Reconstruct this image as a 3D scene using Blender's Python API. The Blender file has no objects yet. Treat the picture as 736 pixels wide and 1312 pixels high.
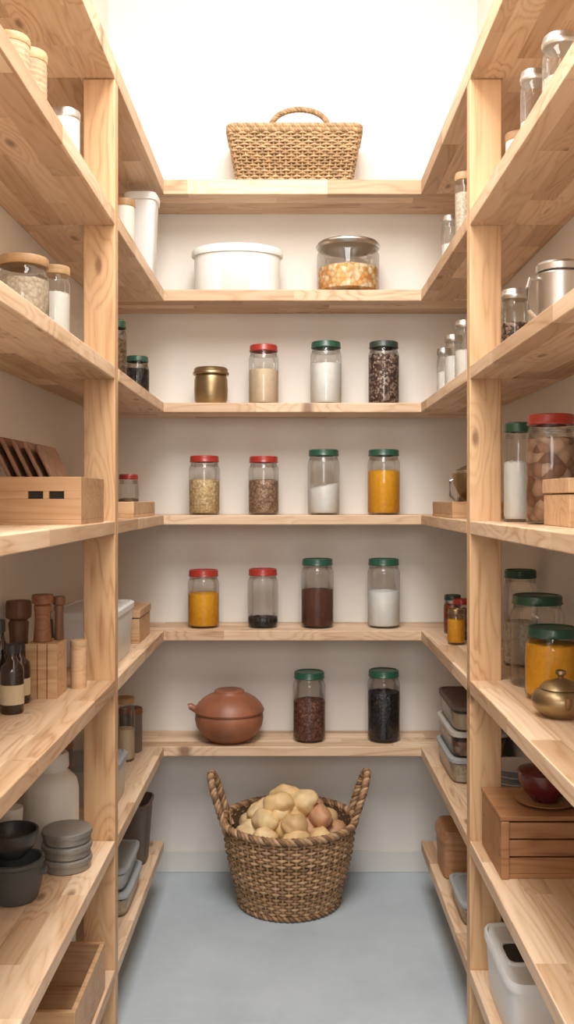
import bpy, math, random
import mathutils
from mathutils import Vector, noise
random.seed(7)
scene = bpy.context.scene
scene.view_settings.view_transform = 'Standard'
PI = math.pi

# ------------------------------------------------------------------ materials
def new_mat(name):
    m = bpy.data.materials.new(name); m.use_nodes = True
    nt = m.node_tree
    return m, nt, nt.nodes['Principled BSDF']

def ramp(nt, fac, stops):
    r = nt.nodes.new('ShaderNodeValToRGB')
    el = r.color_ramp.elements
    while len(el) < len(stops): el.new(0.5)
    for e, (p, c) in zip(el, stops):
        e.position = p; e.color = (c[0], c[1], c[2], 1)
    nt.links.new(fac, r.inputs[0])
    return r.outputs[0]

def math_n(nt, op, a, b=None):
    n = nt.nodes.new('ShaderNodeMath'); n.operation = op
    for i, v in enumerate((a, b)):
        if v is None: continue
        if isinstance(v, (int, float)): n.inputs[i].default_value = v
        else: nt.links.new(v, n.inputs[i])
    return n.outputs[0]

def mixc(nt, fac, a, b, mode='MIX'):
    n = nt.nodes.new('ShaderNodeMix'); n.data_type = 'RGBA'; n.blend_type = mode
    for sock, v in ((n.inputs[0], fac), (n.inputs[6], a), (n.inputs[7], b)):
        if isinstance(v, (int, float)): sock.default_value = v
        elif isinstance(v, tuple): sock.default_value = (v[0], v[1], v[2], 1)
        else: nt.links.new(v, sock)
    return n.outputs[2]

def bump(nt, bsdf, h, strength, dist):
    b = nt.nodes.new('ShaderNodeBump'); b.inputs['Strength'].default_value = strength
    b.inputs['Distance'].default_value = dist
    nt.links.new(h, b.inputs['Height']); nt.links.new(b.outputs[0], bsdf.inputs['Normal'])

def wood(name, axis, light, mid, dark, plank=0.065, rough=0.5, knots=True, rings_w=0.26):
    m, nt, bs = new_mat(name)
    L = nt.links
    tc = nt.nodes.new('ShaderNodeTexCoord'); oi = nt.nodes.new('ShaderNodeObjectInfo')
    sep = nt.nodes.new('ShaderNodeSeparateXYZ'); L.new(tc.outputs['Object'], sep.inputs[0])
    rnd = math_n(nt, 'MULTIPLY', oi.outputs['Random'], 13.0)
    along = sep.outputs[axis]
    across = sep.outputs[{0: 1, 1: 0, 2: 0}[axis]]
    third = sep.outputs[{0: 2, 1: 2, 2: 1}[axis]]
    if plank:
        idx = math_n(nt, 'FLOOR', math_n(nt, 'DIVIDE', math_n(nt, 'ADD', across, rnd), plank))
        st = math_n(nt, 'FLOOR', math_n(nt, 'ADD', math_n(nt, 'MULTIPLY', along, 1.9), math_n(nt, 'MULTIPLY', idx, 0.37)))
        wn = nt.nodes.new('ShaderNodeTexWhiteNoise'); wn.noise_dimensions = '2D'
        cv = nt.nodes.new('ShaderNodeCombineXYZ'); L.new(idx, cv.inputs[0]); L.new(st, cv.inputs[1])
        L.new(cv.outputs[0], wn.inputs['Vector'])
        pv = wn.outputs['Value']
    else:
        pv = oi.outputs['Random']
    al = math_n(nt, 'ADD', math_n(nt, 'ADD', along, rnd), math_n(nt, 'MULTIPLY', pv, 9.0))
    c3 = nt.nodes.new('ShaderNodeCombineXYZ')
    L.new(math_n(nt, 'MULTIPLY', al, 1.7), c3.inputs[0])
    L.new(math_n(nt, 'ADD', math_n(nt, 'MULTIPLY', across, 4.2), rnd), c3.inputs[1])
    v = nt.nodes.new('ShaderNodeTexVoronoi'); v.voronoi_dimensions = '2D'; v.inputs['Scale'].default_value = 1.0
    L.new(c3.outputs[0], v.inputs['Vector'])
    kd = v.outputs['Distance']
    c = nt.nodes.new('ShaderNodeCombineXYZ')
    L.new(math_n(nt, 'MULTIPLY', al, 1.1), c.inputs[0])
    L.new(math_n(nt, 'MULTIPLY', across, 11.0), c.inputs[1])
    L.new(math_n(nt, 'MULTIPLY', third, 11.0), c.inputs[2])
    n1 = nt.nodes.new('ShaderNodeTexNoise'); n1.inputs['Scale'].default_value = 1.0
    n1.inputs['Detail'].default_value = 2; n1.inputs['Distortion'].default_value = 0.4
    L.new(c.outputs[0], n1.inputs['Vector'])
    fld = n1.outputs['Fac']
    if knots:
        near = math_n(nt, 'MAXIMUM', math_n(nt, 'SUBTRACT', 0.22, kd), 0.0)
        fld = math_n(nt, 'ADD', fld, math_n(nt, 'MULTIPLY', near, 1.6))
    rings = math_n(nt, 'ABSOLUTE', math_n(nt, 'SINE', math_n(nt, 'MULTIPLY', fld, 30.0)))
    c2 = nt.nodes.new('ShaderNodeCombineXYZ')
    L.new(math_n(nt, 'MULTIPLY', al, 5.0), c2.inputs[0])
    L.new(math_n(nt, 'MULTIPLY', across, 150.0), c2.inputs[1])
    L.new(math_n(nt, 'MULTIPLY', third, 150.0), c2.inputs[2])
    n2 = nt.nodes.new('ShaderNodeTexNoise'); n2.inputs['Scale'].default_value = 1.0
    L.new(c2.outputs[0], n2.inputs['Vector'])
    f = math_n(nt, 'ADD', math_n(nt, 'MULTIPLY', rings, rings_w), math_n(nt, 'MULTIPLY', n2.outputs['Fac'], 0.35))
    f = math_n(nt, 'ADD', f, math_n(nt, 'MULTIPLY', n1.outputs['Fac'], 0.55))
    col = ramp(nt, f, [(0.30, dark), (0.52, mid), (0.82, light)])
    tone = ramp(nt, pv, [(0.0, (0.70, 0.62, 0.54)), (0.25, (0.88, 0.83, 0.78)), (0.6, (1, 1, 1)), (1.0, (1.10, 1.11, 1.12))])
    col = mixc(nt, 1.0, col, tone, 'MULTIPLY')
    if knots:
        kk = ramp(nt, kd, [(0.020, (1, 1, 1)), (0.055, (0, 0, 0))])
        col = mixc(nt, math_n(nt, 'MULTIPLY', kk, 0.75), col, (dark[0]*0.40, dark[1]*0.30, dark[2]*0.28))
    L.new(col, bs.inputs['Base Color'])
    bs.inputs['Roughness'].default_value = rough
    bump(nt, bs, f, 0.15, 0.002)
    return m

PL, PM, PD = (0.76, 0.57, 0.40), (0.655, 0.45, 0.285), (0.46, 0.265, 0.14)
WX = wood('pine_along_x', 0, PL, PM, PD)
WY = wood('pine_along_y', 1, PL, PM, PD)
WZ = wood('pine_post', 2, (0.72, 0.475, 0.27), (0.625, 0.38, 0.20), (0.43, 0.22, 0.095), plank=None)
WCR = wood('crate_wood', 0, (0.68, 0.45, 0.27), (0.58, 0.36, 0.19), (0.42, 0.21, 0.10), plank=None, knots=False)
WBX = wood('oiled_box_wood', 0, (0.47, 0.25, 0.12), (0.39, 0.19, 0.085), (0.24, 0.10, 0.04), plank=None, knots=False)
WBR = wood('brown_wood', 2, (0.25, 0.12, 0.065), (0.17, 0.077, 0.04), (0.09, 0.036, 0.018), plank=None, knots=False)
WRD = wood('reddish_wood', 0, (0.34, 0.15, 0.075), (0.26, 0.105, 0.05), (0.16, 0.055, 0.027), plank=None, knots=False)
WLID = wood('lid_wood', 0, (0.60, 0.41, 0.23), (0.50, 0.32, 0.16), (0.36, 0.2, 0.09), plank=None, knots=False)

def plain(name, col, rough=0.5, metal=0.0, var=0.0, scale=20, bmp=0.0, coat=0.0):
    m, nt, bs = new_mat(name)
    bs.inputs['Roughness'].default_value = rough; bs.inputs['Metallic'].default_value = metal
    if coat: bs.inputs['Coat Weight'].default_value = coat
    tc = nt.nodes.new('ShaderNodeTexCoord')
    n = nt.nodes.new('ShaderNodeTexNoise'); n.inputs['Scale'].default_value = scale; n.inputs['Detail'].default_value = 4
    nt.links.new(tc.outputs['Object'], n.inputs['Vector'])
    v = max(var, 0.03)
    out = ramp(nt, n.outputs['Fac'], [(0.3, tuple(c*(1-v) for c in col)), (0.7, tuple(min(1, c*(1+v)) for c in col))])
    nt.links.new(out, bs.inputs['Base Color'])
    if bmp: bump(nt, bs, n.outputs['Fac'], bmp, 0.003)
    return m

def grains(name, c1, c2, c3, scale=110, strength=0.6, rough=0.7, shade=0.6):
    m, nt, bs = new_mat(name)
    tc = nt.nodes.new('ShaderNodeTexCoord')
    v = nt.nodes.new('ShaderNodeTexVoronoi'); v.inputs['Scale'].default_value = scale
    nt.links.new(tc.outputs['Object'], v.inputs['Vector'])
    sp = nt.nodes.new('ShaderNodeSeparateColor'); nt.links.new(v.outputs['Color'], sp.inputs[0])
    col = ramp(nt, sp.outputs[0], [(0.1, c1), (0.5, c2), (0.9, c3)])
    sh = ramp(nt, v.outputs['Distance'], [(0.35, (1, 1, 1)), (0.8, (shade, shade*0.93, shade*0.85))])
    nt.links.new(mixc(nt, 1.0, col, sh, 'MULTIPLY'), bs.inputs['Base Color'])
    inv = math_n(nt, 'SUBTRACT', 1.0, v.outputs['Distance'])
    bs.inputs['Roughness'].default_value = rough
    bump(nt, bs, inv, strength, 0.004)
    return m

def glass(name, edge=(0.60, 0.63, 0.60), centre=(0.985, 0.99, 0.985), rough=0.04):
    m = bpy.data.materials.new(name); m.use_nodes = True; nt = m.node_tree
    nt.nodes.clear(); L = nt.links
    out = nt.nodes.new('ShaderNodeOutputMaterial')
    lw = nt.nodes.new('ShaderNodeLayerWeight'); lw.inputs['Blend'].default_value = 0.3
    fr = nt.nodes.new('ShaderNodeFresnel'); fr.inputs['IOR'].default_value = 1.5
    tr = nt.nodes.new('ShaderNodeBsdfTransparent'); gl = nt.nodes.new('ShaderNodeBsdfGlossy')
    gl.inputs['Roughness'].default_value = rough
    L.new(ramp(nt, lw.outputs['Facing'], [(0.0, centre), (0.5, tuple(c*0.985 for c in centre)), (0.93, edge)]), tr.inputs[0])
    mx = nt.nodes.new('ShaderNodeMixShader')
    L.new(math_n(nt, 'MINIMUM', fr.outputs[0], 0.55), mx.inputs[0])
    L.new(tr.outputs[0], mx.inputs[1]); L.new(gl.outputs[0], mx.inputs[2]); L.new(mx.outputs[0], out.inputs[0])
    return m

GL = glass('jar_glass')
GLA = glass('tinted_glass', (0.42, 0.40, 0.36), (0.86, 0.85, 0.82))
CPL = glass('clear_plastic', (0.60, 0.60, 0.57), (0.88, 0.88, 0.86), 0.2)
RED = plain('red_lid', (0.34, 0.028, 0.018), 0.35, coat=0.25)
GRN = plain('green_lid', (0.016, 0.075, 0.045), 0.35, coat=0.25)
DGR = plain('dark_lid', (0.03, 0.045, 0.035), 0.35)
BLK = plain('black_ceramic', (0.03, 0.03, 0.03), 0.35)
CHR = plain('charcoal_pot', (0.065, 0.07, 0.07), 0.5, var=0.2, scale=8)
SIL = plain('brushed_silver', (0.55, 0.53, 0.50), 0.3, 1.0)
GRYT = plain('grey_tin', (0.30, 0.28, 0.25), 0.45, 0.5)
BRS = plain('aged_brass', (0.36, 0.26, 0.14), 0.36, 0.9, var=0.2, scale=12)
WHT = plain('white_plastic', (0.78, 0.78, 0.77), 0.4)
ENM = plain('white_enamel', (0.80, 0.785, 0.75), 0.35)
CER = plain('cream_ceramic', (0.72, 0.68, 0.61), 0.45, var=0.05, scale=6)
GRYP = plain('grey_plastic', (0.36, 0.38, 0.39), 0.45)
CLP = plain('frosted_plastic', (0.56, 0.55, 0.51), 0.3)
TER = plain('terracotta', (0.29, 0.105, 0.052), 0.45, var=0.28, scale=9, bmp=0.1)
TAUP = plain('taupe_bin', (0.15, 0.11, 0.085), 0.55, var=0.15)
BURG = plain('burgundy_glaze', (0.11, 0.010, 0.014), 0.25, coat=0.4)
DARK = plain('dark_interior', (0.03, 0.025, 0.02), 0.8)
LBL = plain('cream_label', (0.60, 0.50, 0.33), 0.7)
AMB = plain('amber_bottle', (0.025, 0.012, 0.008), 0.12, coat=0.6)
TAN = plain('tan_rope_band', (0.47, 0.34, 0.21), 0.7, var=0.2, scale=60)
W1 = plain('wicker_mid', (0.35, 0.20, 0.10), 0.6, var=0.3, scale=45)
W2 = plain('wicker_light', (0.48, 0.30, 0.16), 0.6, var=0.25, scale=45)
W3 = plain('wicker_dark', (0.20, 0.105, 0.05), 0.65, var=0.3, scale=45)
WS = plain('wicker_straw', (0.50, 0.335, 0.18), 0.6, var=0.25, scale=45)
WS2 = plain('wicker_straw_mid', (0.36, 0.22, 0.105), 0.6, var=0.3, scale=45)
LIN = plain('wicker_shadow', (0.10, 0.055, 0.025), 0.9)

FLOUR = plain('flour', (0.84, 0.82, 0.78), 0.9, var=0.04, scale=40, bmp=0.1)
BEIG = plain('semolina', (0.72, 0.57, 0.40), 0.9, var=0.06, scale=60, bmp=0.1)
PEPP = grains('peppercorn_mix', (0.05, 0.022, 0.018), (0.13, 0.055, 0.035), (0.50, 0.38, 0.30), 125, 0.6)
CHICK = grains('chickpeas', (0.66, 0.44, 0.19), (0.78, 0.57, 0.30), (0.84, 0.67, 0.42), 110, 0.6, shade=0.68)
LENT = grains('lentils', (0.29, 0.16, 0.10), (0.43, 0.27, 0.17), (0.55, 0.38, 0.26), 135, 0.6)
TURM = plain('turmeric', (0.80, 0.375, 0.012), 0.85, var=0.09, scale=70, bmp=0.3)
COFB = grains('coffee_beans', (0.12, 0.04, 0.024), (0.20, 0.075, 0.045), (0.30, 0.13, 0.08), 115, 0.7)
COCO = plain('cocoa', (0.13, 0.045, 0.025), 0.9, var=0.1, scale=60, bmp=0.2)
BBEAN = grains('black_beans', (0.01, 0.01, 0.014), (0.018, 0.018, 0.022), (0.035, 0.03, 0.035), 110, 0.8, 0.4)
PASTA = grains('pasta_chips', (0.80, 0.34, 0.07), (0.88, 0.55, 0.22), (0.92, 0.78, 0.55), 60, 0.8, shade=0.68)
DRIED = grains('dried_mushrooms', (0.24, 0.10, 0.05), (0.40, 0.22, 0.13), (0.54, 0.36, 0.25), 36, 0.8)
HERB = grains('brown_spice', (0.18, 0.11, 0.05), (0.26, 0.17, 0.09), (0.32, 0.22, 0.13), 120, 0.7)
JAM = grains('red_preserve', (0.25, 0.03, 0.01), (0.33, 0.06, 0.01), (0.4, 0.1, 0.02), 90, 0.4, 0.3)
OATS = grains('oats', (0.66, 0.57, 0.45), (0.74, 0.65, 0.53), (0.80, 0.72, 0.61), 130, 0.4, shade=0.75)

# ------------------------------------------------------------------ mesh builder
class B:
    def __init__(s): s.v = []; s.f = []; s.m = []; s.mats = []
    def mi(s, mat):
        if mat not in s.mats: s.mats.append(mat)
        return s.mats.index(mat)
    def face(s, idx, k): s.f.append(idx); s.m.append(k)
    def skin(s, rings, k):
        for a, b_ in zip(rings[:-1], rings[1:]):
            if len(a) == 1 and len(b_) == 1: continue
            n = max(len(a), len(b_))
            for i in range(n):
                j = (i+1) % n
                if len(a) == 1: s.face((a[0], b_[j], b_[i]), k)
                elif len(b_) == 1: s.face((a[i], a[j], b_[0]), k)
                else: s.face((a[i], a[j], b_[j], b_[i]), k)
    def lathe(s, prof, mat, seg=36, c=(0, 0, 0), sx=1.0, sy=1.0, jit=0.0, jfrom=0):
        rings = []
        for pi_, (r, z) in enumerate(prof):
            if r < 1e-6:
                rings.append([len(s.v)]); s.v.append((c[0], c[1], c[2]+z))
            else:
                row = []
                for i in range(seg):
                    a = 2*PI*i/seg
                    dz = random.uniform(-jit, jit) if (jit and pi_ >= jfrom) else 0
                    row.append(len(s.v)); s.v.append((c[0]+r*sx*math.cos(a), c[1]+r*sy*math.sin(a), c[2]+z+dz))
                rings.append(row)
        s.skin(rings, s.mi(mat))
    def loft(s, rings, mat, n=7.0, seg=64, c=(0, 0, 0)):
        rr = []
        for hx, hy, z in rings:
            if hx < 1e-6:
                rr.append([len(s.v)]); s.v.append((c[0], c[1], c[2]+z)); continue
            row = []
            for i in range(seg):
                a = 2*PI*(i+0.5)/seg; ca, sa = math.cos(a), math.sin(a)
                x = math.copysign(abs(ca)**(2/n), ca); y = math.copysign(abs(sa)**(2/n), sa)
                row.append(len(s.v)); s.v.append((c[0]+hx*x, c[1]+hy*y, c[2]+z))
            rr.append(row)
        s.skin(rr, s.mi(mat))
    def box(s, x0, x1, y0, y1, z0, z1, mat, rot=None, piv=(0, 0, 0)):
        k = s.mi(mat); o = len(s.v)
        for x, y, z in ((x0,y0,z0),(x1,y0,z0),(x1,y1,z0),(x0,y1,z0),(x0,y0,z1),(x1,y0,z1),(x1,y1,z1),(x0,y1,z1)):
            p = Vector((x, y, z))
            if rot:
                p = p - Vector(piv); p.rotate(rot); p = p + Vector(piv)
            s.v.append(tuple(p))
        for q in ((0,3,2,1),(4,5,6,7),(0,1,5,4),(1,2,6,5),(2,3,7,6),(3,0,4,7)):
            s.face(tuple(o+i for i in q), k)
    def prism(s, poly, z0, z1, mat):
        k = s.mi(mat); o = len(s.v); n = len(poly)
        for z in (z0, z1):
            for x, y in poly: s.v.append((x, y, z))
        s.face(tuple(o+i for i in reversed(range(n))), k); s.face(tuple(o+n+i for i in range(n)), k)
        for i in range(n):
            j = (i+1) % n; s.face((o+i, o+j, o+n+j, o+n+i), k)
    def tube(s, pts, r, mat, closed=False, sides=6, ref=(0, 0, 1), flat=1.0):
        k = s.mi(mat); n = len(pts); P = [Vector(p) for p in pts]; rows = []
        ref = Vector(ref)
        for i in range(n):
            a = P[(i-1) % n] if (closed or i > 0) else P[i]
            b_ = P[(i+1) % n] if (closed or i < n-1) else P[i]
            t = (b_-a).normalized()
            u = ref - t*ref.dot(t)
            if u.length < 1e-4: u = Vector((1, 0, 0)) - t*t.x
            u.normalize(); w = t.cross(u)
            row = []
            for q in range(sides):
                an = 2*PI*q/sides
                row.append(len(s.v)); s.v.append(tuple(P[i]+u*(r*flat*math.cos(an))+w*(r*math.sin(an))))
            rows.append(row)
        rng = range(n) if closed else range(n-1)
        for i in rng:
            a, b_ = rows[i], rows[(i+1) % n]
            for q in range(sides):
                w2 = (q+1) % sides
                s.face((a[q], b_[q], b_[w2], a[w2]), k)
        if not closed:
            s.face(tuple(rows[0]), k); s.face(tuple(reversed(rows[-1])), k)
    def rope(s, pts, R, r, mats, strands=3, twists=20, closed=False, ref=(0, 0, 1)):
        P = [Vector(p) for p in pts]; n = len(P); ref = Vector(ref)
        for q in range(strands):
            out = []
            for i in range(n):
                a = P[(i-1) % n] if (closed or i > 0) else P[i]
                b_ = P[(i+1) % n] if (closed or i < n-1) else P[i]
                t = (b_-a).normalized(); u = (ref-t*ref.dot(t)).normalized(); w = t.cross(u)
                ph = 2*PI*(twists*i/(n if closed else n-1)+q/strands)
                out.append(P[i]+u*(R*math.cos(ph))+w*(R*math.sin(ph)))
            s.tube(out, r, mats[q % len(mats)], closed, 6, ref)
    def build(s, name, loc=(0, 0, 0), bevel=0.0, smooth=True, parent=None, rotz=0.0, angle=38):
        me = bpy.data.meshes.new(name); me.from_pydata(s.v, [], s.f); me.update()
        for m in s.mats: me.materials.append(m)
        me.polygons.foreach_set('material_index', s.m)
        if smooth:
            me.polygons.foreach_set('use_smooth', [True]*len(s.f))
            me.set_sharp_from_angle(angle=math.radians(angle))
        o = bpy.data.objects.new(name, me); o.location = loc; o.rotation_euler[2] = rotz
        scene.collection.objects.link(o)
        if bevel:
            bv = o.modifiers.new('bevel', 'BEVEL'); bv.width = bevel; bv.segments = 2; bv.limit_method = 'ANGLE'
        if parent: o.parent = parent
        return o

def empty(name):
    e = bpy.data.objects.new(name, None); e.empty_display_size = 0.1
    scene.collection.objects.link(e); return e

# ------------------------------------------------------------------ room dimensions
WX_ = 0.745      # side wall distance from aisle axis
YB = 3.78        # back wall
YS = 3.53        # front edge of the back shelves
YP = 2.56        # front face of the post
XA = 0.485       # aisle half width
CEIL = 3.75
S = {1: 2.706, 2: 2.291, 3: 1.865, 4: 1.441, 5: 1.006, 6: 0.568, 7: 0.215}
T = {1: 0.055, 2: 0.042, 3: 0.036, 4: 0.036, 5: 0.038, 6: 0.036, 7: 0.036}

def wallmat(name, col):
    m, nt, bs = new_mat(name)
    tc = nt.nodes.new('ShaderNodeTexCoord')
    n = nt.nodes.new('ShaderNodeTexNoise'); n.inputs['Scale'].default_value = 2.2; n.inputs['Detail'].default_value = 5
    nt.links.new(tc.outputs['Object'], n.inputs['Vector'])
    nt.links.new(ramp(nt, n.outputs['Fac'], [(0.3, tuple(c*0.965 for c in col)), (0.7, col)]), bs.inputs['Base Color'])
    n2 = nt.nodes.new('ShaderNodeTexNoise'); n2.inputs['Scale'].default_value = 60; n2.inputs['Detail'].default_value = 4
    nt.links.new(tc.outputs['Object'], n2.inputs['Vector'])
    bs.inputs['Roughness'].default_value = 0.85
    bump(nt, bs, n2.outputs['Fac'], 0.15, 0.002)
    return m
WALL = wallmat('wall_paint', (0.80, 0.757, 0.70))
SKIRT = wallmat('skirting_paint', (0.68, 0.66, 0.63))

def floormat():
    m, nt, bs = new_mat('painted_concrete')
    tc = nt.nodes.new('ShaderNodeTexCoord')
    n = nt.nodes.new('ShaderNodeTexNoise'); n.inputs['Scale'].default_value = 2.6; n.inputs['Detail'].default_value = 9
    n.inputs['Roughness'].default_value = 0.68
    nt.links.new(tc.outputs['Object'], n.inputs['Vector'])
    nt.links.new(ramp(nt, n.outputs['Fac'], [(0.3, (0.395, 0.45, 0.49)), (0.52, (0.465, 0.52, 0.56)), (0.75, (0.535, 0.585, 0.615))]), bs.inputs['Base Color'])
    nt.links.new(ramp(nt, n.outputs['Fac'], [(0.3, (0.38,)*3), (0.7, (0.55,)*3)]), bs.inputs['Roughness'])
    bump(nt, bs, n.outputs['Fac'], 0.12, 0.004)
    return m

def slab(name, x0, x1, y0, y1, z0, z1, mat, bevel=0.0, parent=None):
    b = B(); cx, cy, cz = (x0+x1)/2, (y0+y1)/2, (z0+z1)/2
    b.box(x0-cx, x1-cx, y0-cy, y1-cy, z0-cz, z1-cz, mat)
    return b.build(name, (cx, cy, cz), bevel, smooth=False, parent=parent)

slab('floor', -2.5, 2.5, -3.0, YB+0.1, -0.1, 0, floormat())
slab('wall_back', -WX_-0.1, WX_+0.1, YB, YB+0.1, 0, CEIL, WALL)
slab('wall_left', -WX_-0.1, -WX_, -0.6, YB, 0, CEIL, WALL)
slab('wall_right', WX_, WX_+0.1, -0.6, YB, 0, CEIL, WALL)
slab('baseboard_back', -WX_, WX_, YB-0.012, YB, 0, 0.085, SKIRT, 0.002)
b = B()
for x0, x1, y0, y1 in ((-0.845, -0.6, -0.6, 3.88), (0.6, 0.845, -0.6, 3.88), (-0.6, 0.6, -0.6, -0.5), (-0.6, 0.6, 3.1, 3.88)):
    b.box(x0, x1, y0, y1, CEIL, CEIL+0.12, WALL)
b.build('ceiling', smooth=False)

# ------------------------------------------------------------------ shelving
for side, nm in ((-1, 'left_shelving_unit'), (1, 'right_shelving_unit')):
    e = empty(nm)
    g = 0.0015
    for i in range(1, 8):
        z1 = S[i]; z0 = S[i]-T[i]
        Y0, Y1 = 0.95, YP-g
        xa, xb = sorted((side*XA, side*(WX_-0.001)))
        cx = (xa+xb)/2
        slab('near_board_%d' % i, xa, xb, Y0, Y1, z0, z1, WY, 0.0025, e)
        b = B(); cy = (YP+YS)/2; pw = 0.087+0.001; pd = 0.046
        poly = [(side*XA, YP+pd), (side*XA, YS-g), (side*(WX_-0.001), YS-g), (side*(WX_-0.001), YP+g), (side*(XA+pw), YP+g), (side*(XA+pw), YP+pd)]
        if side > 0: poly = poly[::-1]
        poly = [(x-cx, y-cy) for x, y in poly]
        b.prism(poly, -T[i]/2, T[i]/2, WY)
        b.build('far_board_%d' % i, (cx, cy, z0+T[i]/2), 0.0025, smooth=False, parent=e)
    for j, (ya, yb) in enumerate(((YP, YP+0.045), (0.90, 0.945))):
        xa, xb = sorted((side*XA, side*(XA+0.087)))
        slab('post_%d' % j, xa, xb, ya, yb, 0, S[1]-T[1]-0.001 if j == 0 else S[1], WZ, 0.003, e)
        if j == 0: slab('post_block', xa, xb, ya+0.002, yb-0.002, S[1]-T[1], S[1]-0.004, WZ, 0.001, e)
e = empty('back_shelving_unit')
for i in range(1, 7):
    slab('board_%d' % i, -WX_+0.001, WX_-0.001, YS, YB-0.001, S[i]-T[i], S[i], WX, 0.0025, e)

# ------------------------------------------------------------------ object makers
def jar(name, x, y, z, r, h, lid, fill_mat=None, fill=0.6, style='screw', gl=None, tilt=0.0, seg=36):
    gl = gl or GL; b = B()
    lh = 0.025 if style == 'screw' else 0.020
    lh = min(lh, h*0.13)
    nk = h-lh*0.55; sh = h-lh-0.020
    b.lathe([(0, 0.004), (r*0.80, 0.002), (r*0.93, 0.0), (r*0.985, 0.006), (r, 0.016), (r, sh-0.012), (r*0.985, sh-0.004), (r*0.93, sh+0.005), (r*0.875, sh+0.012), (r*0.86, nk)], gl, seg)
    b.lathe([(0, 0.0065), (r*0.9, 0.0065)], gl, seg)
    if fill_mat:
        ft = (h-lh)*fill; ri = r*0.965
        b0 = len(b.v)
        b.lathe([(0, 0.008), (ri*0.9, 0.008), (ri, 0.016), (ri, ft-0.003), (ri*0.97, ft), (ri*0.75, ft+0.002), (ri*0.5, ft+0.004), (ri*0.25, ft+0.003), (0, ft+0.004)], fill_mat, seg, jit=0.002, jfrom=4)
        if tilt:
            for q in range(b0, len(b.v)):
                vx, vy, vz = b.v[q]
                if vz > ft*0.7: b.v[q] = (vx, vy, vz+tilt*vx)
    z0 = h-lh
    if style == 'screw':
        rl = r*0.93
        b.lathe([(rl*0.93, z0), (rl*1.01, z0), (rl*1.03, z0+0.003), (rl*1.0, z0+0.006), (rl, h-0.006), (rl*0.98, h-0.002), (rl*0.93, h), (rl*0.86, h-0.0005), (rl*0.83, h-0.003), (0, h-0.003)], lid, seg)
        for q in range(3):
            zz = z0-0.005-0.0045*q
            b.lathe([(r*0.87, zz-0.0018), (r*0.90, zz), (r*0.87, zz+0.0018)], gl, seg)
    elif style == 'wood':
        rl = r*0.97
        b.lathe([(0, z0), (rl, z0), (rl*1.02, z0+0.002), (rl*1.02, h-0.003), (rl*0.98, h), (0, h)], lid, seg)
    else:
        rl = r*1.02
        b.lathe([(0, z0-0.004), (rl*0.97, z0-0.004), (rl, z0), (rl*1.02, z0+0.004), (rl, z0+0.008), (rl*0.97, z0+0.010), (rl*0.96, h-0.004), (rl*0.92, h), (0, h+0.001)], lid, seg)
    return b.build(name, (x, y, z))

def canister(name, x, y, z, r, h, mat, lid, band=None, r2=None):
    b = B(); r2 = r2 or r; lh = h*0.12
    b.lathe([(0, 0), (r*0.94, 0), (r, 0.005), (r2, h-lh), (r2*0.9, h-lh)], mat)
    b.lathe([(0, h-lh), (r2*1.03, h-lh), (r2*1.05, h-lh+0.003), (r2*1.05, h-0.004), (r2*1.0, h), (0, h+0.002)], lid)
    if band:
        n = int(h*0.8/0.012)
        for q in range(n):
            zz = 0.012+0.012*q
            b.lathe([(r, zz-0.004), (r*1.03, zz), (r, zz+0.004)], band)
    return b.build(name, (x, y, z))

def bowl_part(b, r, h, mat, c=(0, 0, 0), t=0.006, foot=0.45):
    b.lathe([(0, 0.006), (r*foot*0.9, 0.006), (r*foot, 0), (r*(foot+0.04), 0.004), (r*0.75, h*0.30), (r*0.93, h*0.62), (r, h), (r-t*0.5, h+0.002), (r-t, h), (r*0.93-t, h*0.62), (r*0.72-t, h*0.33), (r*0.3, 0.014), (0, 0.012)], mat, c=c)

def crate(x0, x1, y0, y1, z, h, mat, t=0.012, slots=False, slats=False, inner=None):
    cx, cy = (x0+x1)/2, (y0+y1)/2; b = B(); hx, hy = (x1-x0)/2, (y1-y0)/2
    b.box(-hx, hx, -hy, hy, 0, t, mat)
    b.box(-hx, -hx+t, -hy+t, hy-t, t, h, mat); b.box(hx-t, hx, -hy+t, hy-t, t, h, mat)
    b.box(-hx, hx, hy-t, hy, t, h, mat)
    if slots:
        za, zb = h*0.54, h*0.70
        b.box(-hx, hx, -hy, -hy+t, t, za, mat); b.box(-hx, hx, -hy, -hy+t, zb, h, mat)
        w = 2*hx
        for a, c in ((0, 0.44), (0.60, 0.66), (0.82, 1.0)):
            b.box(-hx+a*w, -hx+c*w, -hy, -hy+t, za, zb, mat)
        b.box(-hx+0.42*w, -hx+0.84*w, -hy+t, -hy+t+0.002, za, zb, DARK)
    elif slats:
        n = 3
        for q in range(n):
            a = t+(h-t)*q/n; c = t+(h-t)*(q+1)/n-0.004
            b.box(-hx, hx, -hy, -hy+t, a, c, mat)
        b.box(-hx, -hx+0.02, -hy-0.006, -hy, 0, h, mat); b.box(hx-0.02, hx, -hy-0.006, -hy, 0, h, mat)
    else:
        b.box(-hx, hx, -hy, -hy+t, t, h, mat)
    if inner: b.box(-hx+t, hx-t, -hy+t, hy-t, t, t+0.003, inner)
    return b, (cx, cy, z)

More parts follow.
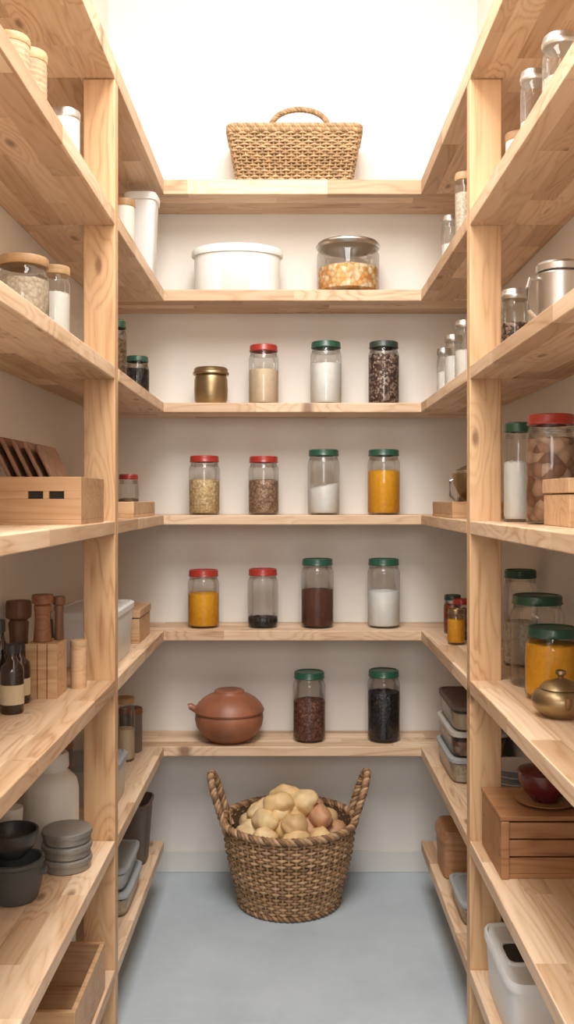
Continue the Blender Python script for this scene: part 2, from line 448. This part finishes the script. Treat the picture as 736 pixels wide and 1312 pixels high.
def lidded_box(name, x0, x1, y0, y1, z, h, mat, lid, taper=0.93, lip=0.004, fill=None, ff=0.7):
    cx, cy = (x0+x1)/2, (y0+y1)/2; hx, hy = (x1-x0)/2-lip, (y1-y0)/2-lip; b = B()
    lh = min(0.02, h*0.18)
    b.loft([(0, 0, 0), (hx*taper*0.97, hy*taper*0.97, 0), (hx*taper, hy*taper, 0.004), (hx, hy, h-lh), (hx*0.9, hy*0.9, h-lh)], mat)
    if fill:
        b.loft([(0, 0, 0.004), (hx*taper*0.95, hy*taper*0.96, 0.004), (hx*(taper+0.03), hy*(taper+0.03), h*ff), (0, 0, h*ff)], fill)
    b.loft([(hx*0.9, hy*0.9, h-lh), (hx+lip, hy+lip, h-lh), (hx+lip, hy+lip, h-0.004), (hx, hy, h-0.001), (hx*0.92, hy*0.92, h), (hx*0.9, hy*0.9, h-0.004), (0, 0, h-0.004)], lid)
    return b.build(name, (cx, cy, z))

# ------------------------------------------------------------------ back shelves
YJ = 3.635
k = YJ/1200.0
def bx(px): return (px-375)*k
jar('semolina_jar', bx(338), YJ, S[3], 0.058, 0.232, RED, BEIG, 0.66)
jar('flour_jar', bx(418), YJ, S[3], 0.061, 0.245, GRN, FLOUR, 0.72)
jar('peppercorn_jar', bx(492), YJ, S[3], 0.060, 0.245, DGR, PEPP, 0.88)
b = B()
b.lathe([(0, 0), (0.052, 0), (0.057, 0.005), (0.0635, 0.02), (0.0655, 0.06), (0.064, 0.10), (0.060, 0.114), (0.058, 0.118)], BRS)
b.lathe([(0.058, 0.116), (0.068, 0.117), (0.0705, 0.121), (0.069, 0.128), (0.065, 0.132), (0.066, 0.139), (0.060, 0.145), (0.03, 0.146), (0, 0.146)], BRS)
b.build('brass_pot', (bx(270.5), YJ, S[3]))
jar('chickpea_jar', bx(262), YJ, S[4], 0.060, 0.228, RED, CHICK, 0.66)
jar('lentil_jar', bx(338), YJ, S[4], 0.059, 0.226, RED, LENT, 0.66)
jar('sugar_jar', bx(415), YJ, S[4], 0.062, 0.252, GRN, FLOUR, 0.48, tilt=0.22)
jar('turmeric_jar', bx(492), YJ, S[4], 0.063, 0.252, GRN, TURM, 0.74)
jar('curry_powder_jar', bx(261), YJ, S[5], 0.061, 0.222, RED, TURM, 0.66)
jar('raisin_jar', bx(337), YJ, S[5], 0.059, 0.226, RED, BBEAN, 0.19)
jar('cocoa_jar', bx(407), YJ, S[5], 0.063, 0.265, GRN, COCO, 0.60)
jar('rice_flour_jar', bx(492), YJ, S[5], 0.063, 0.265, GRN, FLOUR, 0.58)
jar('coffee_bean_jar', bx(396.5), YJ, S[6], 0.063, 0.266, GRN, COFB, 0.64)
jar('black_bean_jar', bx(492), YJ, S[6], 0.063, 0.272, GRN, BBEAN, 0.76)
b = B()   # terracotta pot
b.lathe([(0, 0), (0.070, 0), (0.080, 0.004), (0.108, 0.026), (0.127, 0.058), (0.133, 0.085), (0.131, 0.104), (0.127, 0.112)], TER, 48)
b.lathe([(0.127, 0.110), (0.134, 0.112), (0.136, 0.118), (0.133, 0.125), (0.122, 0.143), (0.102, 0.162), (0.080, 0.175), (0.062, 0.182), (0.058, 0.187), (0.057, 0.192), (0.052, 0.196), (0.035, 0.195), (0.02, 0.191), (0, 0.190)], TER, 48)
b.tube([(-0.118, 0, 0.110), (-0.136, 0, 0.122), (-0.150, -0.002, 0.131), (-0.158, -0.003, 0.128)], 0.013, TER, sides=12)
b.build('terracotta_pot', (bx(294), YJ-0.003, S[6]))
b = B()
b.lathe([(0, 0), (0.158, 0), (0.164, 0.005), (0.168, 0.15), (0.160, 0.152)], ENM, 64, sy=0.66)
b.lathe([(0.160, 0.148), (0.176, 0.149), (0.178, 0.154), (0.177, 0.170), (0.172, 0.177), (0.160, 0.179), (0.155, 0.183), (0.08, 0.188), (0, 0.189)], ENM, 64, sy=0.66)
b.build('white_cake_tin', (bx(304), YJ+0.015, S[2]))
jar('pasta_jar', bx(446.5), YJ+0.01, S[2], 0.121, 0.205, SIL, PASTA, 0.56, style='clamp', seg=56)

# ------------------------------------------------------------------ wicker
def weave(b, path, z0, z1, nst, rows, amp, mats, stake, liner, fat=0.5):
    dz = (z1-z0)/rows; r = dz*fat
    for j in range(rows):
        kk = (j+0.5)/rows; z = z0+(z1-z0)*kk; pts = []; n = nst*4
        for i in range(n):
            x, y, nx, ny = path(i/n, kk)
            o = amp*math.cos(PI*i/4+PI*j)
            pts.append((x+nx*o, y+ny*o, z+0.0012*math.sin(i*0.23+j*1.3)))
        b.tube(pts, r, mats[(j*7+j//3) % len(mats)], True, 6)
    for i in range(nst):
        pts = []
        for q in range(9):
            kk = q/8; x, y, nx, ny = path(i/nst, kk); pts.append((x, y, z0+(z1-z0)*kk))
        b.tube(pts, amp*0.8, stake, False, 6, ref=(0.3, 0.9, 0))
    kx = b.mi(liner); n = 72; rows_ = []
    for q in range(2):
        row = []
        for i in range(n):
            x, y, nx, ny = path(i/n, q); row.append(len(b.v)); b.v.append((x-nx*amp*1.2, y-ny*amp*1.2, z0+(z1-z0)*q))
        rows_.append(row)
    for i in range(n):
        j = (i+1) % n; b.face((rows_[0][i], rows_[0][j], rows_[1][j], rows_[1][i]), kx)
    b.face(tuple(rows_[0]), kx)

BC = (-0.012, 3.505, 0.0)
def rpath(t, kk):
    a = 2*PI*t; R = 0.178+0.064*kk+0.010*math.sin(PI*kk)
    return R*math.cos(a), R*math.sin(a), math.cos(a), math.sin(a)
b = B()
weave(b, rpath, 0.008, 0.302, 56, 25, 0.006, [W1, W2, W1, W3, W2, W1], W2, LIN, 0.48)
circ = [(0.246*math.cos(2*PI*i/260), 0.246*math.sin(2*PI*i/260), 0.306) for i in range(260)]
b.rope(circ, 0.0075, 0.0075, [W2, W1, W3], 3, 28, True)
circ = [(0.186*math.cos(2*PI*i/200), 0.186*math.sin(2*PI*i/200), 0.012) for i in range(200)]
b.rope(circ, 0.006, 0.006, [W1, W3], 2, 30, True)
for sg in (-1, 1):
    pts = []
    for i in range(80):
        a = PI*i/79
        yy = -0.09*math.cos(a)*(0.8+0.35*math.sin(a)); up = math.sin(a)**0.7 if 0 < i < 79 else 0
        pts.append((sg*(0.222+0.070*up), yy+0.012*sg, 0.262+0.215*up))
    b.rope(pts, 0.0072, 0.0075, [W2, W1, W3], 3, 11, False, ref=(1, 0.1, 0))
b.build('wicker_basket', BC, angle=70)

POT = []
for nm, c in (('potato_skin_gold', (0.70, 0.47, 0.22)), ('potato_skin_tan', (0.64, 0.41, 0.20)), ('potato_skin_rose', (0.53, 0.28, 0.15)), ('potato_skin_pale', (0.76, 0.55, 0.29))):
    POT.append(plain(nm, c, 0.55, var=0.16, scale=22, bmp=0.35))
def potato(b, c, r, mat):
    kx = b.mi(mat); o = len(b.v); nu, nv = 22, 14
    ax = Vector((r*random.uniform(1.15, 1.42), r*random.uniform(0.90, 1.02), r*random.uniform(0.80, 0.92)))
    e = mathutils.Euler((random.uniform(-0.4, 0.4), random.uniform(-0.4, 0.4), random.uniform(0, PI)))
    sd = Vector((random.uniform(0, 50),)*3)
    for iv in range(nv+1):
        th = PI*iv/nv
        for iu in range(nu):
            ph = 2*PI*iu/nu
            d = Vector((math.sin(th)*math.cos(ph), math.sin(th)*math.sin(ph), math.cos(th)))
            q = 1+0.24*noise.noise(d*1.4+sd)+0.05*noise.noise(d*4+sd)
            p = Vector((d.x*ax.x, d.y*ax.y, d.z*ax.z))*q; p.rotate(e)
            b.v.append((c[0]+p.x, c[1]+p.y, c[2]+p.z))
    for iv in range(nv):
        for iu in range(nu):
            j = (iu+1) % nu
            b.face((o+iv*nu+iu, o+(iv+1)*nu+iu, o+(iv+1)*nu+j, o+iv*nu+j), kx)
b = B()
for ring, cnt, z, r in ((0.160, 9, 0.268, 0.049), (0.07, 5, 0.280, 0.051),
                        (0.118, 6, 0.325, 0.049), (0.035, 3, 0.345, 0.050), (0.055, 3, 0.376, 0.047)):
    a0 = random.random()*6
    for i in range(cnt):
        a = a0+2*PI*i/cnt
        rr = ring+random.uniform(-0.008, 0.008)
        m = POT[2] if (rr*math.cos(a) > 0.06 and random.random() < 0.4) else random.choice([POT[0], POT[1], POT[3], POT[3], POT[0]])
        potato(b, (rr*math.cos(a), rr*math.sin(a), z+random.uniform(-0.006, 0.006)), r*random.uniform(0.90, 1.06), m)
b.build('potato_pile', BC, angle=180)

def rect_path(hx, hy, rc, grow):
    def f(t, kk):
        ax, ay = hx+grow*kk, hy+grow*0.35*kk
        lx, ly = ax-rc, ay-rc; q = PI*rc/2
        segs = [2*ly, q, 2*lx, q, 2*ly, q, 2*lx, q]; tot = sum(segs); s_ = (t % 1.0)*tot
        i = 0
        while i < 7 and s_ > segs[i]: s_ -= segs[i]; i += 1
        if i == 0: return ax, -ly+s_, 1, 0
        if i == 2: return lx-s_, ay, 0, 1
        if i == 4: return -ax, ly-s_, -1, 0
        if i == 6: return -lx+s_, -ay, 0, -1
        cxs = {1: (lx, ly, 0), 3: (-lx, ly, PI/2), 5: (-lx, -ly, PI), 7: (lx, -ly, 1.5*PI)}[i]
        a = cxs[2]+s_/rc
        return cxs[0]+rc*math.cos(a), cxs[1]+rc*math.sin(a), math.cos(a), math.sin(a)
    return f
b = B(); fp = rect_path(0.214, 0.085, 0.025, 0.034)
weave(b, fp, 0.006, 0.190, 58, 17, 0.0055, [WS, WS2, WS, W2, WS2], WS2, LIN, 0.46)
for zz, mm in ((0.196, [WS2, WS, W1]), (0.211, [WS, WS2, W2])):
    b.rope([(fp(i/400, 1)[0]*1.012, fp(i/400, 1)[1]*1.02, zz) for i in range(400)], 0.0055, 0.006, mm, 3, 40, True)
pts = []
for i in range(70):
    a = PI*i/69; pts.append((0.02-0.112*math.cos(a), -0.085, 0.185+0.092*(math.sin(a)**0.75 if 0 < i < 69 else 0)))
b.rope(pts, 0.005, 0.0062, [W2, W1, WS2], 3, 8, False, ref=(0, 1, 0))
b.build('rectangular_wicker_basket', (bx(377.5), 3.648, S[1]), angle=70)

# ------------------------------------------------------------------ left side, near bay
canister('banded_canister', -0.575, 2.05, S[2], 0.036, 0.185, TAN, WLID, TAN)
canister('banded_canister', -0.565, 1.88, S[2], 0.036, 0.135, TAN, WLID, TAN)
canister('enamel_canister', -0.575, 2.36, S[2], 0.038, 0.185, ENM, SIL)
jar('oats_jar', -0.592, 2.06, S[3], 0.055, 0.165, WLID, OATS, 0.8, 'wood', GLA)
jar('rice_jar', -0.583, 2.30, S[3], 0.036, 0.205, WLID, FLOUR, 0.75, 'wood')
b, l = crate(-0.715, -0.492, 2.18, 2.44, S[4], 0.112, WCR, slots=True, inner=DARK)
b.build('wooden_crate', l, 0.002, smooth=False)
for i in range(5):
    b = B(); rot = mathutils.Euler((0, math.radians(-26), 0))
    hgt = 0.215-0.006*i
    b.box(-0.005, 0.005, -0.085, 0.085, 0, hgt, WBR, rot)
    b.build('cutting_board', (-0.625+0.025*i, 2.30, S[4]+0.018), 0.003, smooth=False)
def bottle(name, x, y, z, r, h, mat, cap, lab=True):
    b = B()
    b.lathe([(0, 0), (r*0.92, 0), (r, 0.005), (r, h*0.60), (r*0.92, h*0.68), (r*0.5, h*0.76), (r*0.40, h*0.80), (r*0.40, h*0.88)], mat)
    b.lathe([(r*0.40, h*0.86), (r*0.50, h*0.86), (r*0.50, h*0.99), (r*0.44, h), (0, h)], cap)
    if lab: b.lathe([(r, h*0.14), (r*1.015, h*0.14), (r*1.015, h*0.42), (r, h*0.42)], LBL)
    return b.build(name, (x, y, z))
bottle('soy_sauce_bottle', -0.665, 2.28, S[5], 0.026, 0.145, AMB, BLK)
bottle('soy_sauce_bottle', -0.650, 2.17, S[5], 0.027, 0.160, AMB, BLK)
bottle('soy_sauce_bottle', -0.695, 2.22, S[5], 0.027, 0.210, AMB, BLK)
def mill(name, x, y, z, r, h, mat):
    b = B()
    b.lathe([(0, 0), (r*0.9, 0), (r*0.92, 0.004), (r*0.80, h*0.3), (r*0.78, h*0.6), (r*0.86, h*0.76), (r*0.72, h*0.79), (r*1.05, h*0.82), (r*1.08, h*0.86), (r*1.08, h*0.96), (r*1.0, h), (0, h)], mat)
    return b.build(name, (x, y, z))
b = B()
b.box(-0.038, 0.038, -0.05, 0.05, 0, 0.136, WCR); b.box(-0.0395, -0.013, -0.052, -0.05, 0.0, 0.136, WLID)
for i in range(2): b.box(-0.012+0.024*i, -0.009+0.024*i, -0.0508, -0.05, 0.0, 0.136, WRD)
b.build('knife_block', (-0.622, 2.37, S[5]), 0.002, smooth=False)
mill('pepper_mill', -0.630, 2.36, S[5]+0.137, 0.025, 0.118, WRD)
mill('pepper_mill', -0.596, 2.39, S[5]+0.137, 0.014, 0.110, WBR)
mill('pepper_mill', -0.702, 2.40, S[5], 0.030, 0.235, WBR)
canister('wooden_canister', -0.562, 2.46, S[5], 0.021, 0.125, WCR, WLID)
b = B()
b.lathe([(0, 0), (0.064, 0), (0.070, 0.006), (0.0715, 0.05), (0.0715, 0.165), (0.066, 0.190), (0.050, 0.208), (0.041, 0.216), (0.040, 0.224)], CER)
b.lathe([(0.040, 0.222), (0.045, 0.222), (0.046, 0.227), (0.045, 0.255), (0.041, 0.262), (0, 0.264)], CER)
b.build('ceramic_milk_bottle', (-0.640, 2.485, S[6]))
b = B()
b.lathe([(0, 0), (0.045, 0), (0.052, 0.006), (0.062, 0.04), (0.064, 0.085), (0.068, 0.088), (0.068, 0.096), (0.06, 0.098), (0.058, 0.092), (0.05, 0.02), (0, 0.015)], CHR)
b.box(0.060, 0.074, -0.012, 0.012, 0.062, 0.072, CHR)
b.build('black_cooking_pot', (-0.648, 2.185, S[6]), 0.001)
b = B(); bowl_part(b, 0.062, 0.062, BLK)
b.build('black_bowl', (-0.655, 2.185, S[6]+0.0995))
b = B()
for q in range(3):
    z0 = 0.034*q
    b.lathe([(0, z0), (0.056, z0), (0.059, z0+0.003), (0.059, z0+0.018), (0.0625, z0+0.019), (0.0635, z0+0.023), (0.0625, z0+0.030), (0.058, z0+0.033), (0, z0+0.0335)], GRYT)
b.build('stacked_tins', (-0.572, 2.375, S[6]))
canister('cream_canister', -0.700, 2.32, S[6], 0.030, 0.17, CER, CER)
b, l = crate(-0.70, -0.492, 2.12, 2.46, S[7], 0.125, WCR, inner=None)
b.build('wooden_box', l, 0.002, smooth=False)
canister('cream_canister', -0.62, 2.512, S[7], 0.038, 0.235, CER, WLID)
# ------------------------------------------------------------------ left side, far bay
b = B()
b.loft([(0, 0, 0), (0.042, 0.046, 0), (0.045, 0.049, 0.006), (0.055, 0.060, 0.292), (0.060, 0.065, 0.295), (0.061, 0.066, 0.316), (0.057, 0.062, 0.322), (0, 0, 0.324)], WHT, n=4.5)
b.build('white_plastic_tub', (-0.552, 3.44, S[2]))
canister('enamel_canister', -0.560, 3.12, S[2], 0.034, 0.205, CER, WLID)
jar('herb_jar', -0.56, 3.37, S[3], 0.044, 0.148, GRN, BBEAN, 0.8, gl=GLA)
jar('herb_jar', -0.575, 3.04, S[3], 0.036, 0.215, GRN, HERB, 0.8, gl=GLA)
jar('herb_jar', -0.69, 2.72, S[3], 0.036, 0.18, DGR, HERB, 0.7, gl=GLA)
b, l = crate(-0.70, -0.50, 2.95, 3.40, S[4], 0.052, WCR)
b.build('wooden_tray', l, 0.002, smooth=False)
jar('spice_jar', -0.578, 3.30, S[4]+0.0125, 0.036, 0.135, RED, HERB, 0.4)
slab('serving_board', -0.600, -0.585, 2.97, 3.13, S[4]+0.0125, S[4]+0.26, WLID, 0.003)
lidded_box('plastic_storage_box', -0.715, -0.515, 2.72, 3.10, S[5], 0.165, WHT, WHT)
b = B()
b.box(-0.09, 0.09, -0.12, 0.12, 0, 0.085, WCR); b.box(-0.093, 0.093, -0.123, 0.123, 0.088, 0.115, WCR)
b.box(-0.012, 0.012, -0.128, -0.123, 0.075, 0.1, BRS)
b.build('wooden_recipe_box', (-0.615, 3.33, S[5]), 0.003, smooth=False)
jar('tea_jar', -0.600, 3.35, S[6], 0.035, 0.225, WLID, BEIG, 0.55, 'wood')
canister('brown_canister', -0.600, 3.47, S[6], 0.042, 0.16, TAUP, WRD)
canister('enamel_canister', -0.64, 3.12, S[6], 0.05, 0.25, ENM, SIL)
canister('brown_canister', -0.68, 2.72, S[6], 0.04, 0.24, TAUP, WRD)
lidded_box('plastic_food_container', -0.72, -0.525, 2.82, 3.02, S[6], 0.13, CLP, GRYP)
b = B()
b.loft([(0, 0, 0), (0.052, 0.06, 0), (0.054, 0.062, 0.004), (0.068, 0.085, 0.205), (0.072, 0.089, 0.207), (0.072, 0.089, 0.216), (0.066, 0.083, 0.218), (0.05, 0.06, 0.01), (0, 0, 0.009)], TAUP, n=4)
b.build('storage_bucket', (-0.572, 3.34, S[7]))
lidded_box('plastic_food_container', -0.70, -0.50, 2.86, 3.16, S[7], 0.075, CPL, GRYP, fill=OATS)
lidded_box('plastic_food_container', -0.695, -0.507, 2.87, 3.15, S[7]+0.076, 0.07, CPL, GRYP, fill=FLOUR)

# ------------------------------------------------------------------ right side, near bay
jar('clip_jar', 0.572, 2.22, S[2], 0.031, 0.22, SIL, FLOUR, 0.5, 'clamp')
jar('clip_jar', 0.575, 2.01, S[2], 0.038, 0.20, SIL, OATS, 0.6, 'clamp')
canister('enamel_canister', 0.60, 2.49, S[2], 0.032, 0.18, ENM, WLID)
b = B()
b.lathe([(0, 0), (0.044, 0), (0.048, 0.004), (0.049, 0.12), (0.050, 0.13), (0.048, 0.133), (0.047, 0.13), (0.046, 0.01), (0, 0.008)], SIL)
b.lathe([(0.0, 0.134), (0.047, 0.134), (0.051, 0.137), (0.051, 0.150), (0.046, 0.156), (0.0, 0.158)], SIL)
b.tube([(-0.046, -0.01, 0.12), (-0.068, -0.014, 0.12), (-0.074, -0.016, 0.10), (-0.072, -0.016, 0.05), (-0.048, -0.01, 0.03)], 0.004, SIL, sides=8)
b.build('steel_canister', (0.590, 2.07, S[3]))
jar('clip_jar', 0.665, 2.36, S[3], 0.036, 0.20, SIL, None, 0.5, 'clamp')
jar('coffee_jar', 0.565, 2.38, S[3], 0.034, 0.165, SIL, PEPP, 0.55, 'clamp', GLA)
jar('salt_jar', 0.598, 2.48, S[4], 0.038, 0.262, GRN, FLOUR, 0.66)
jar('dried_mushroom_jar', 0.622, 2.25, S[4], 0.060, 0.262, RED, DRIED, 0.86, seg=48)
b = B()
b.box(-0.07, 0.07, -0.1, 0.1, 0, 0.07, WCR); b.box(-0.073, 0.073, -0.103, 0.103, 0.073, 0.105, WCR); b.box(-0.01, 0.01, -0.108, -0.103, 0.06, 0.085, BRS)
b.build('wooden_recipe_box', (0.650, 2.06, S[4]), 0.003, smooth=False)
jar('preserved_lemon_jar', 0.648, 2.33, S[5], 0.068, 0.178, GRN, TURM, 0.88, seg=48)
jar('storage_jar', 0.655, 2.505, S[5], 0.070, 0.240, GRN, None, 0.5, seg=48)
b = B()
q = 1.12
def sc(l): return [(a*q, c*q) for a, c in l]
b.lathe(sc([(0, 0), (0.034, 0), (0.038, 0.003), (0.054, 0.018), (0.059, 0.034), (0.052, 0.050), (0.040, 0.057)]), BRS)
b.lathe(sc([(0.040, 0.056), (0.043, 0.058), (0.034, 0.068), (0.014, 0.075), (0.006, 0.078), (0.006, 0.083), (0.011, 0.087), (0.010, 0.093), (0.0, 0.096)]), BRS)
b.tube([(0.055, 0, 0.055), (0.078, 0, 0.058), (0.084, 0, 0.040), (0.060, 0, 0.022)], 0.004, BRS, sides=8)
b.tube([(0.0, -0.055, 0.03), (-0.004, -0.075, 0.042), (-0.006, -0.085, 0.060)], 0.007, BRS, sides=8)
b.build('brass_teapot', (0.612, 2.135, S[5]), angle=60)
b, l = crate(0.512, 0.735, 2.30, 2.53, S[6], 0.142, WBX, slats=True)
b.box(-0.113, 0.113, -0.118, 0.118, 0.143, 0.155, WBX)
b.build('slatted_wooden_box', l, 0.002, smooth=False)
b = B(); b.lathe([(0, 0), (0.05, 0), (0.075, 0.008), (0.076, 0.011), (0.05, 0.006), (0, 0.005)], WBX)
bowl_part(b, 0.070, 0.075, BURG, c=(0, 0, 0.007)); b.lathe([(0.066, 0.084), (0.040, 0.094), (0.012, 0.098), (0.012, 0.106), (0, 0.108)], BURG)
b.build('red_bowl', (0.648, 2.40, S[6]+0.1555))
b = B()
hx, hy = 0.098, 0.165
b.loft([(0, 0, 0), (hx*0.86, hy*0.88, 0), (hx*0.88, hy*0.90, 0.005), (hx*0.95, hy*0.96, 0.135), (hx, hy, 0.137), (hx, hy, 0.152), (hx*0.96, hy*0.98, 0.158), (hx*0.93, hy*0.955, 0.158), (hx*0.90, hy*0.93, 0.150), (0, 0, 0.150)], WHT)
b.loft([(0.0, 0.0, 0.154), (0.028, 0.050, 0.154), (0.030, 0.052, 0.1505)], DARK, c=(-0.040, 0.0, 0), n=4)
b.loft([(0.029, 0.051, 0.150), (0.030, 0.052, 0.157), (0.036, 0.058, 0.158), (0.038, 0.060, 0.150)], WHT, c=(-0.040, 0.0, 0), n=4)
b.build('white_storage_bin', (0.600, 2.335, S[7]))
# ------------------------------------------------------------------ right side, far bay
jar('clip_jar', 0.548, 2.98, S[2], 0.031, 0.245, WLID, OATS, 0.8, 'clamp')
jar('clip_jar', 0.570, 3.37, S[2], 0.034, 0.225, SIL, FLOUR, 0.6, 'clamp')
jar('clip_jar', 0.560, 3.45, S[3], 0.027, 0.19, SIL, FLOUR, 0.6, 'clamp')
jar('clip_jar', 0.562, 3.26, S[3], 0.031, 0.205, SIL, FLOUR, 0.7, 'clamp')
jar('clip_jar', 0.562, 3.05, S[3], 0.032, 0.215, SIL, FLOUR, 0.6, 'clamp')
b, l = crate(0.50, 0.70, 2.93, 3.34, S[4], 0.052, WCR)
b.build('wooden_tray', l, 0.002, smooth=False)
b = B(); bowl_part(b, 0.068, 0.085, BRS, c=(0, 0, 0.045)); b.lathe([(0, 0), (0.034, 0), (0.036, 0.004), (0.03, 0.01), (0.03, 0.05)], BRS); b.build('brass_bowl', (0.585, 3.03, S[4]+0.0125))
b = B()
b.lathe([(0, 0), (0.036, 0), (0.04, 0.005), (0.045, 0.14), (0.047, 0.142), (0.047, 0.146), (0.02, 0.16), (0.008, 0.165), (0.01, 0.18), (0, 0.182)], SIL)
b.tube([(-0.044, 0, 0.12), (-0.066, 0, 0.11), (-0.066, 0, 0.06), (-0.042, 0, 0.04)], 0.004, SIL, sides=8)
b.build('steel_coffee_pot', (0.605, 3.20, S[4]+0.0125))
jar('preserve_jar', 0.592, 3.46, S[5], 0.033, 0.142, DGR, JAM, 0.85)
jar('preserve_jar', 0.600, 3.32, S[5], 0.033, 0.142, RED, DRIED, 0.85)
jar('preserve_jar', 0.560, 3.20, S[5], 0.030, 0.12, BRS, TURM, 0.8)
jar('storage_jar', 0.682, 2.80, S[5], 0.050, 0.285, GRN, OATS, 0.5)
zz = S[6]
for q in range(3):
    lidded_box('plastic_food_container', 0.515+0.004*q, 0.715, 3.05, 3.40, zz, 0.085, CPL, [GRYP, CLP, TAUP][q], fill=[OATS, DRIED, BEIG][q], ff=[0.75, 0.6, 0.68][q]); zz += 0.0855
b = B()
for q in range(8): b.lathe([(0, q*0.02), (0.045, q*0.02), (0.075, q*0.02+0.012), (0.077, q*0.02+0.015), (0.05, q*0.02+0.006), (0, q*0.02+0.005)], ENM)
b.build('stacked_plates', (0.66, 2.75, S[6]))
b = B()
b.loft([(0, 0, 0), (0.05, 0.085, 0), (0.055, 0.09, 0.006), (0.060, 0.096, 0.12), (0.056, 0.09, 0.122)], WBX, n=5)
b.loft([(0.056, 0.09, 0.121), (0.064, 0.10, 0.121), (0.064, 0.10, 0.135), (0.052, 0.085, 0.160), (0.02, 0.03, 0.165), (0, 0, 0.165)], WBX, n=5)
b.build('bread_bin', (0.567, 3.25, S[7]))
lidded_box('plastic_food_container', 0.505, 0.70, 2.80, 3.06, S[7], 0.07, CPL, GRYP, fill=OATS)

# ------------------------------------------------------------------ light
w = bpy.data.worlds.new('World'); scene.world = w; w.use_nodes = True
bg = w.node_tree.nodes['Background']; bg.inputs[0].default_value = (0.99, 0.985, 0.98, 1); bg.inputs[1].default_value = 0.82
def area(name, loc, target, sx, sy, e, col):
    l = bpy.data.lights.new(name, 'AREA'); l.shape = 'RECTANGLE'; l.size = sx; l.size_y = sy; l.energy = e; l.color = col
    o = bpy.data.objects.new(name, l); o.location = loc
    o.rotation_euler = (Vector(target)-Vector(loc)).to_track_quat('-Z', 'Y').to_euler()
    scene.collection.objects.link(o); return o
area('skylight_light', (0, 1.25, CEIL-0.02), (0, 1.9, 0), 0.95, 2.2, 112, (1.0, 0.97, 0.93))
area('front_fill_light', (0, -1.3, 2.3), (0, 3.5, 1.2), 1.1, 1.0, 29, (1.0, 0.955, 0.90))  # added soft fill from behind the camera

# ------------------------------------------------------------------ camera
cam = bpy.data.cameras.new('camera'); co = bpy.data.objects.new('camera', cam)
scene.collection.objects.link(co)
co.location = (0, 0, 1.5); co.rotation_euler = (math.radians(90), 0, 0)
cam.sensor_fit = 'HORIZONTAL'; cam.sensor_width = 36; cam.lens = 1200/736*36
cam.shift_x = -7/736; cam.shift_y = -16/736
scene.camera = co
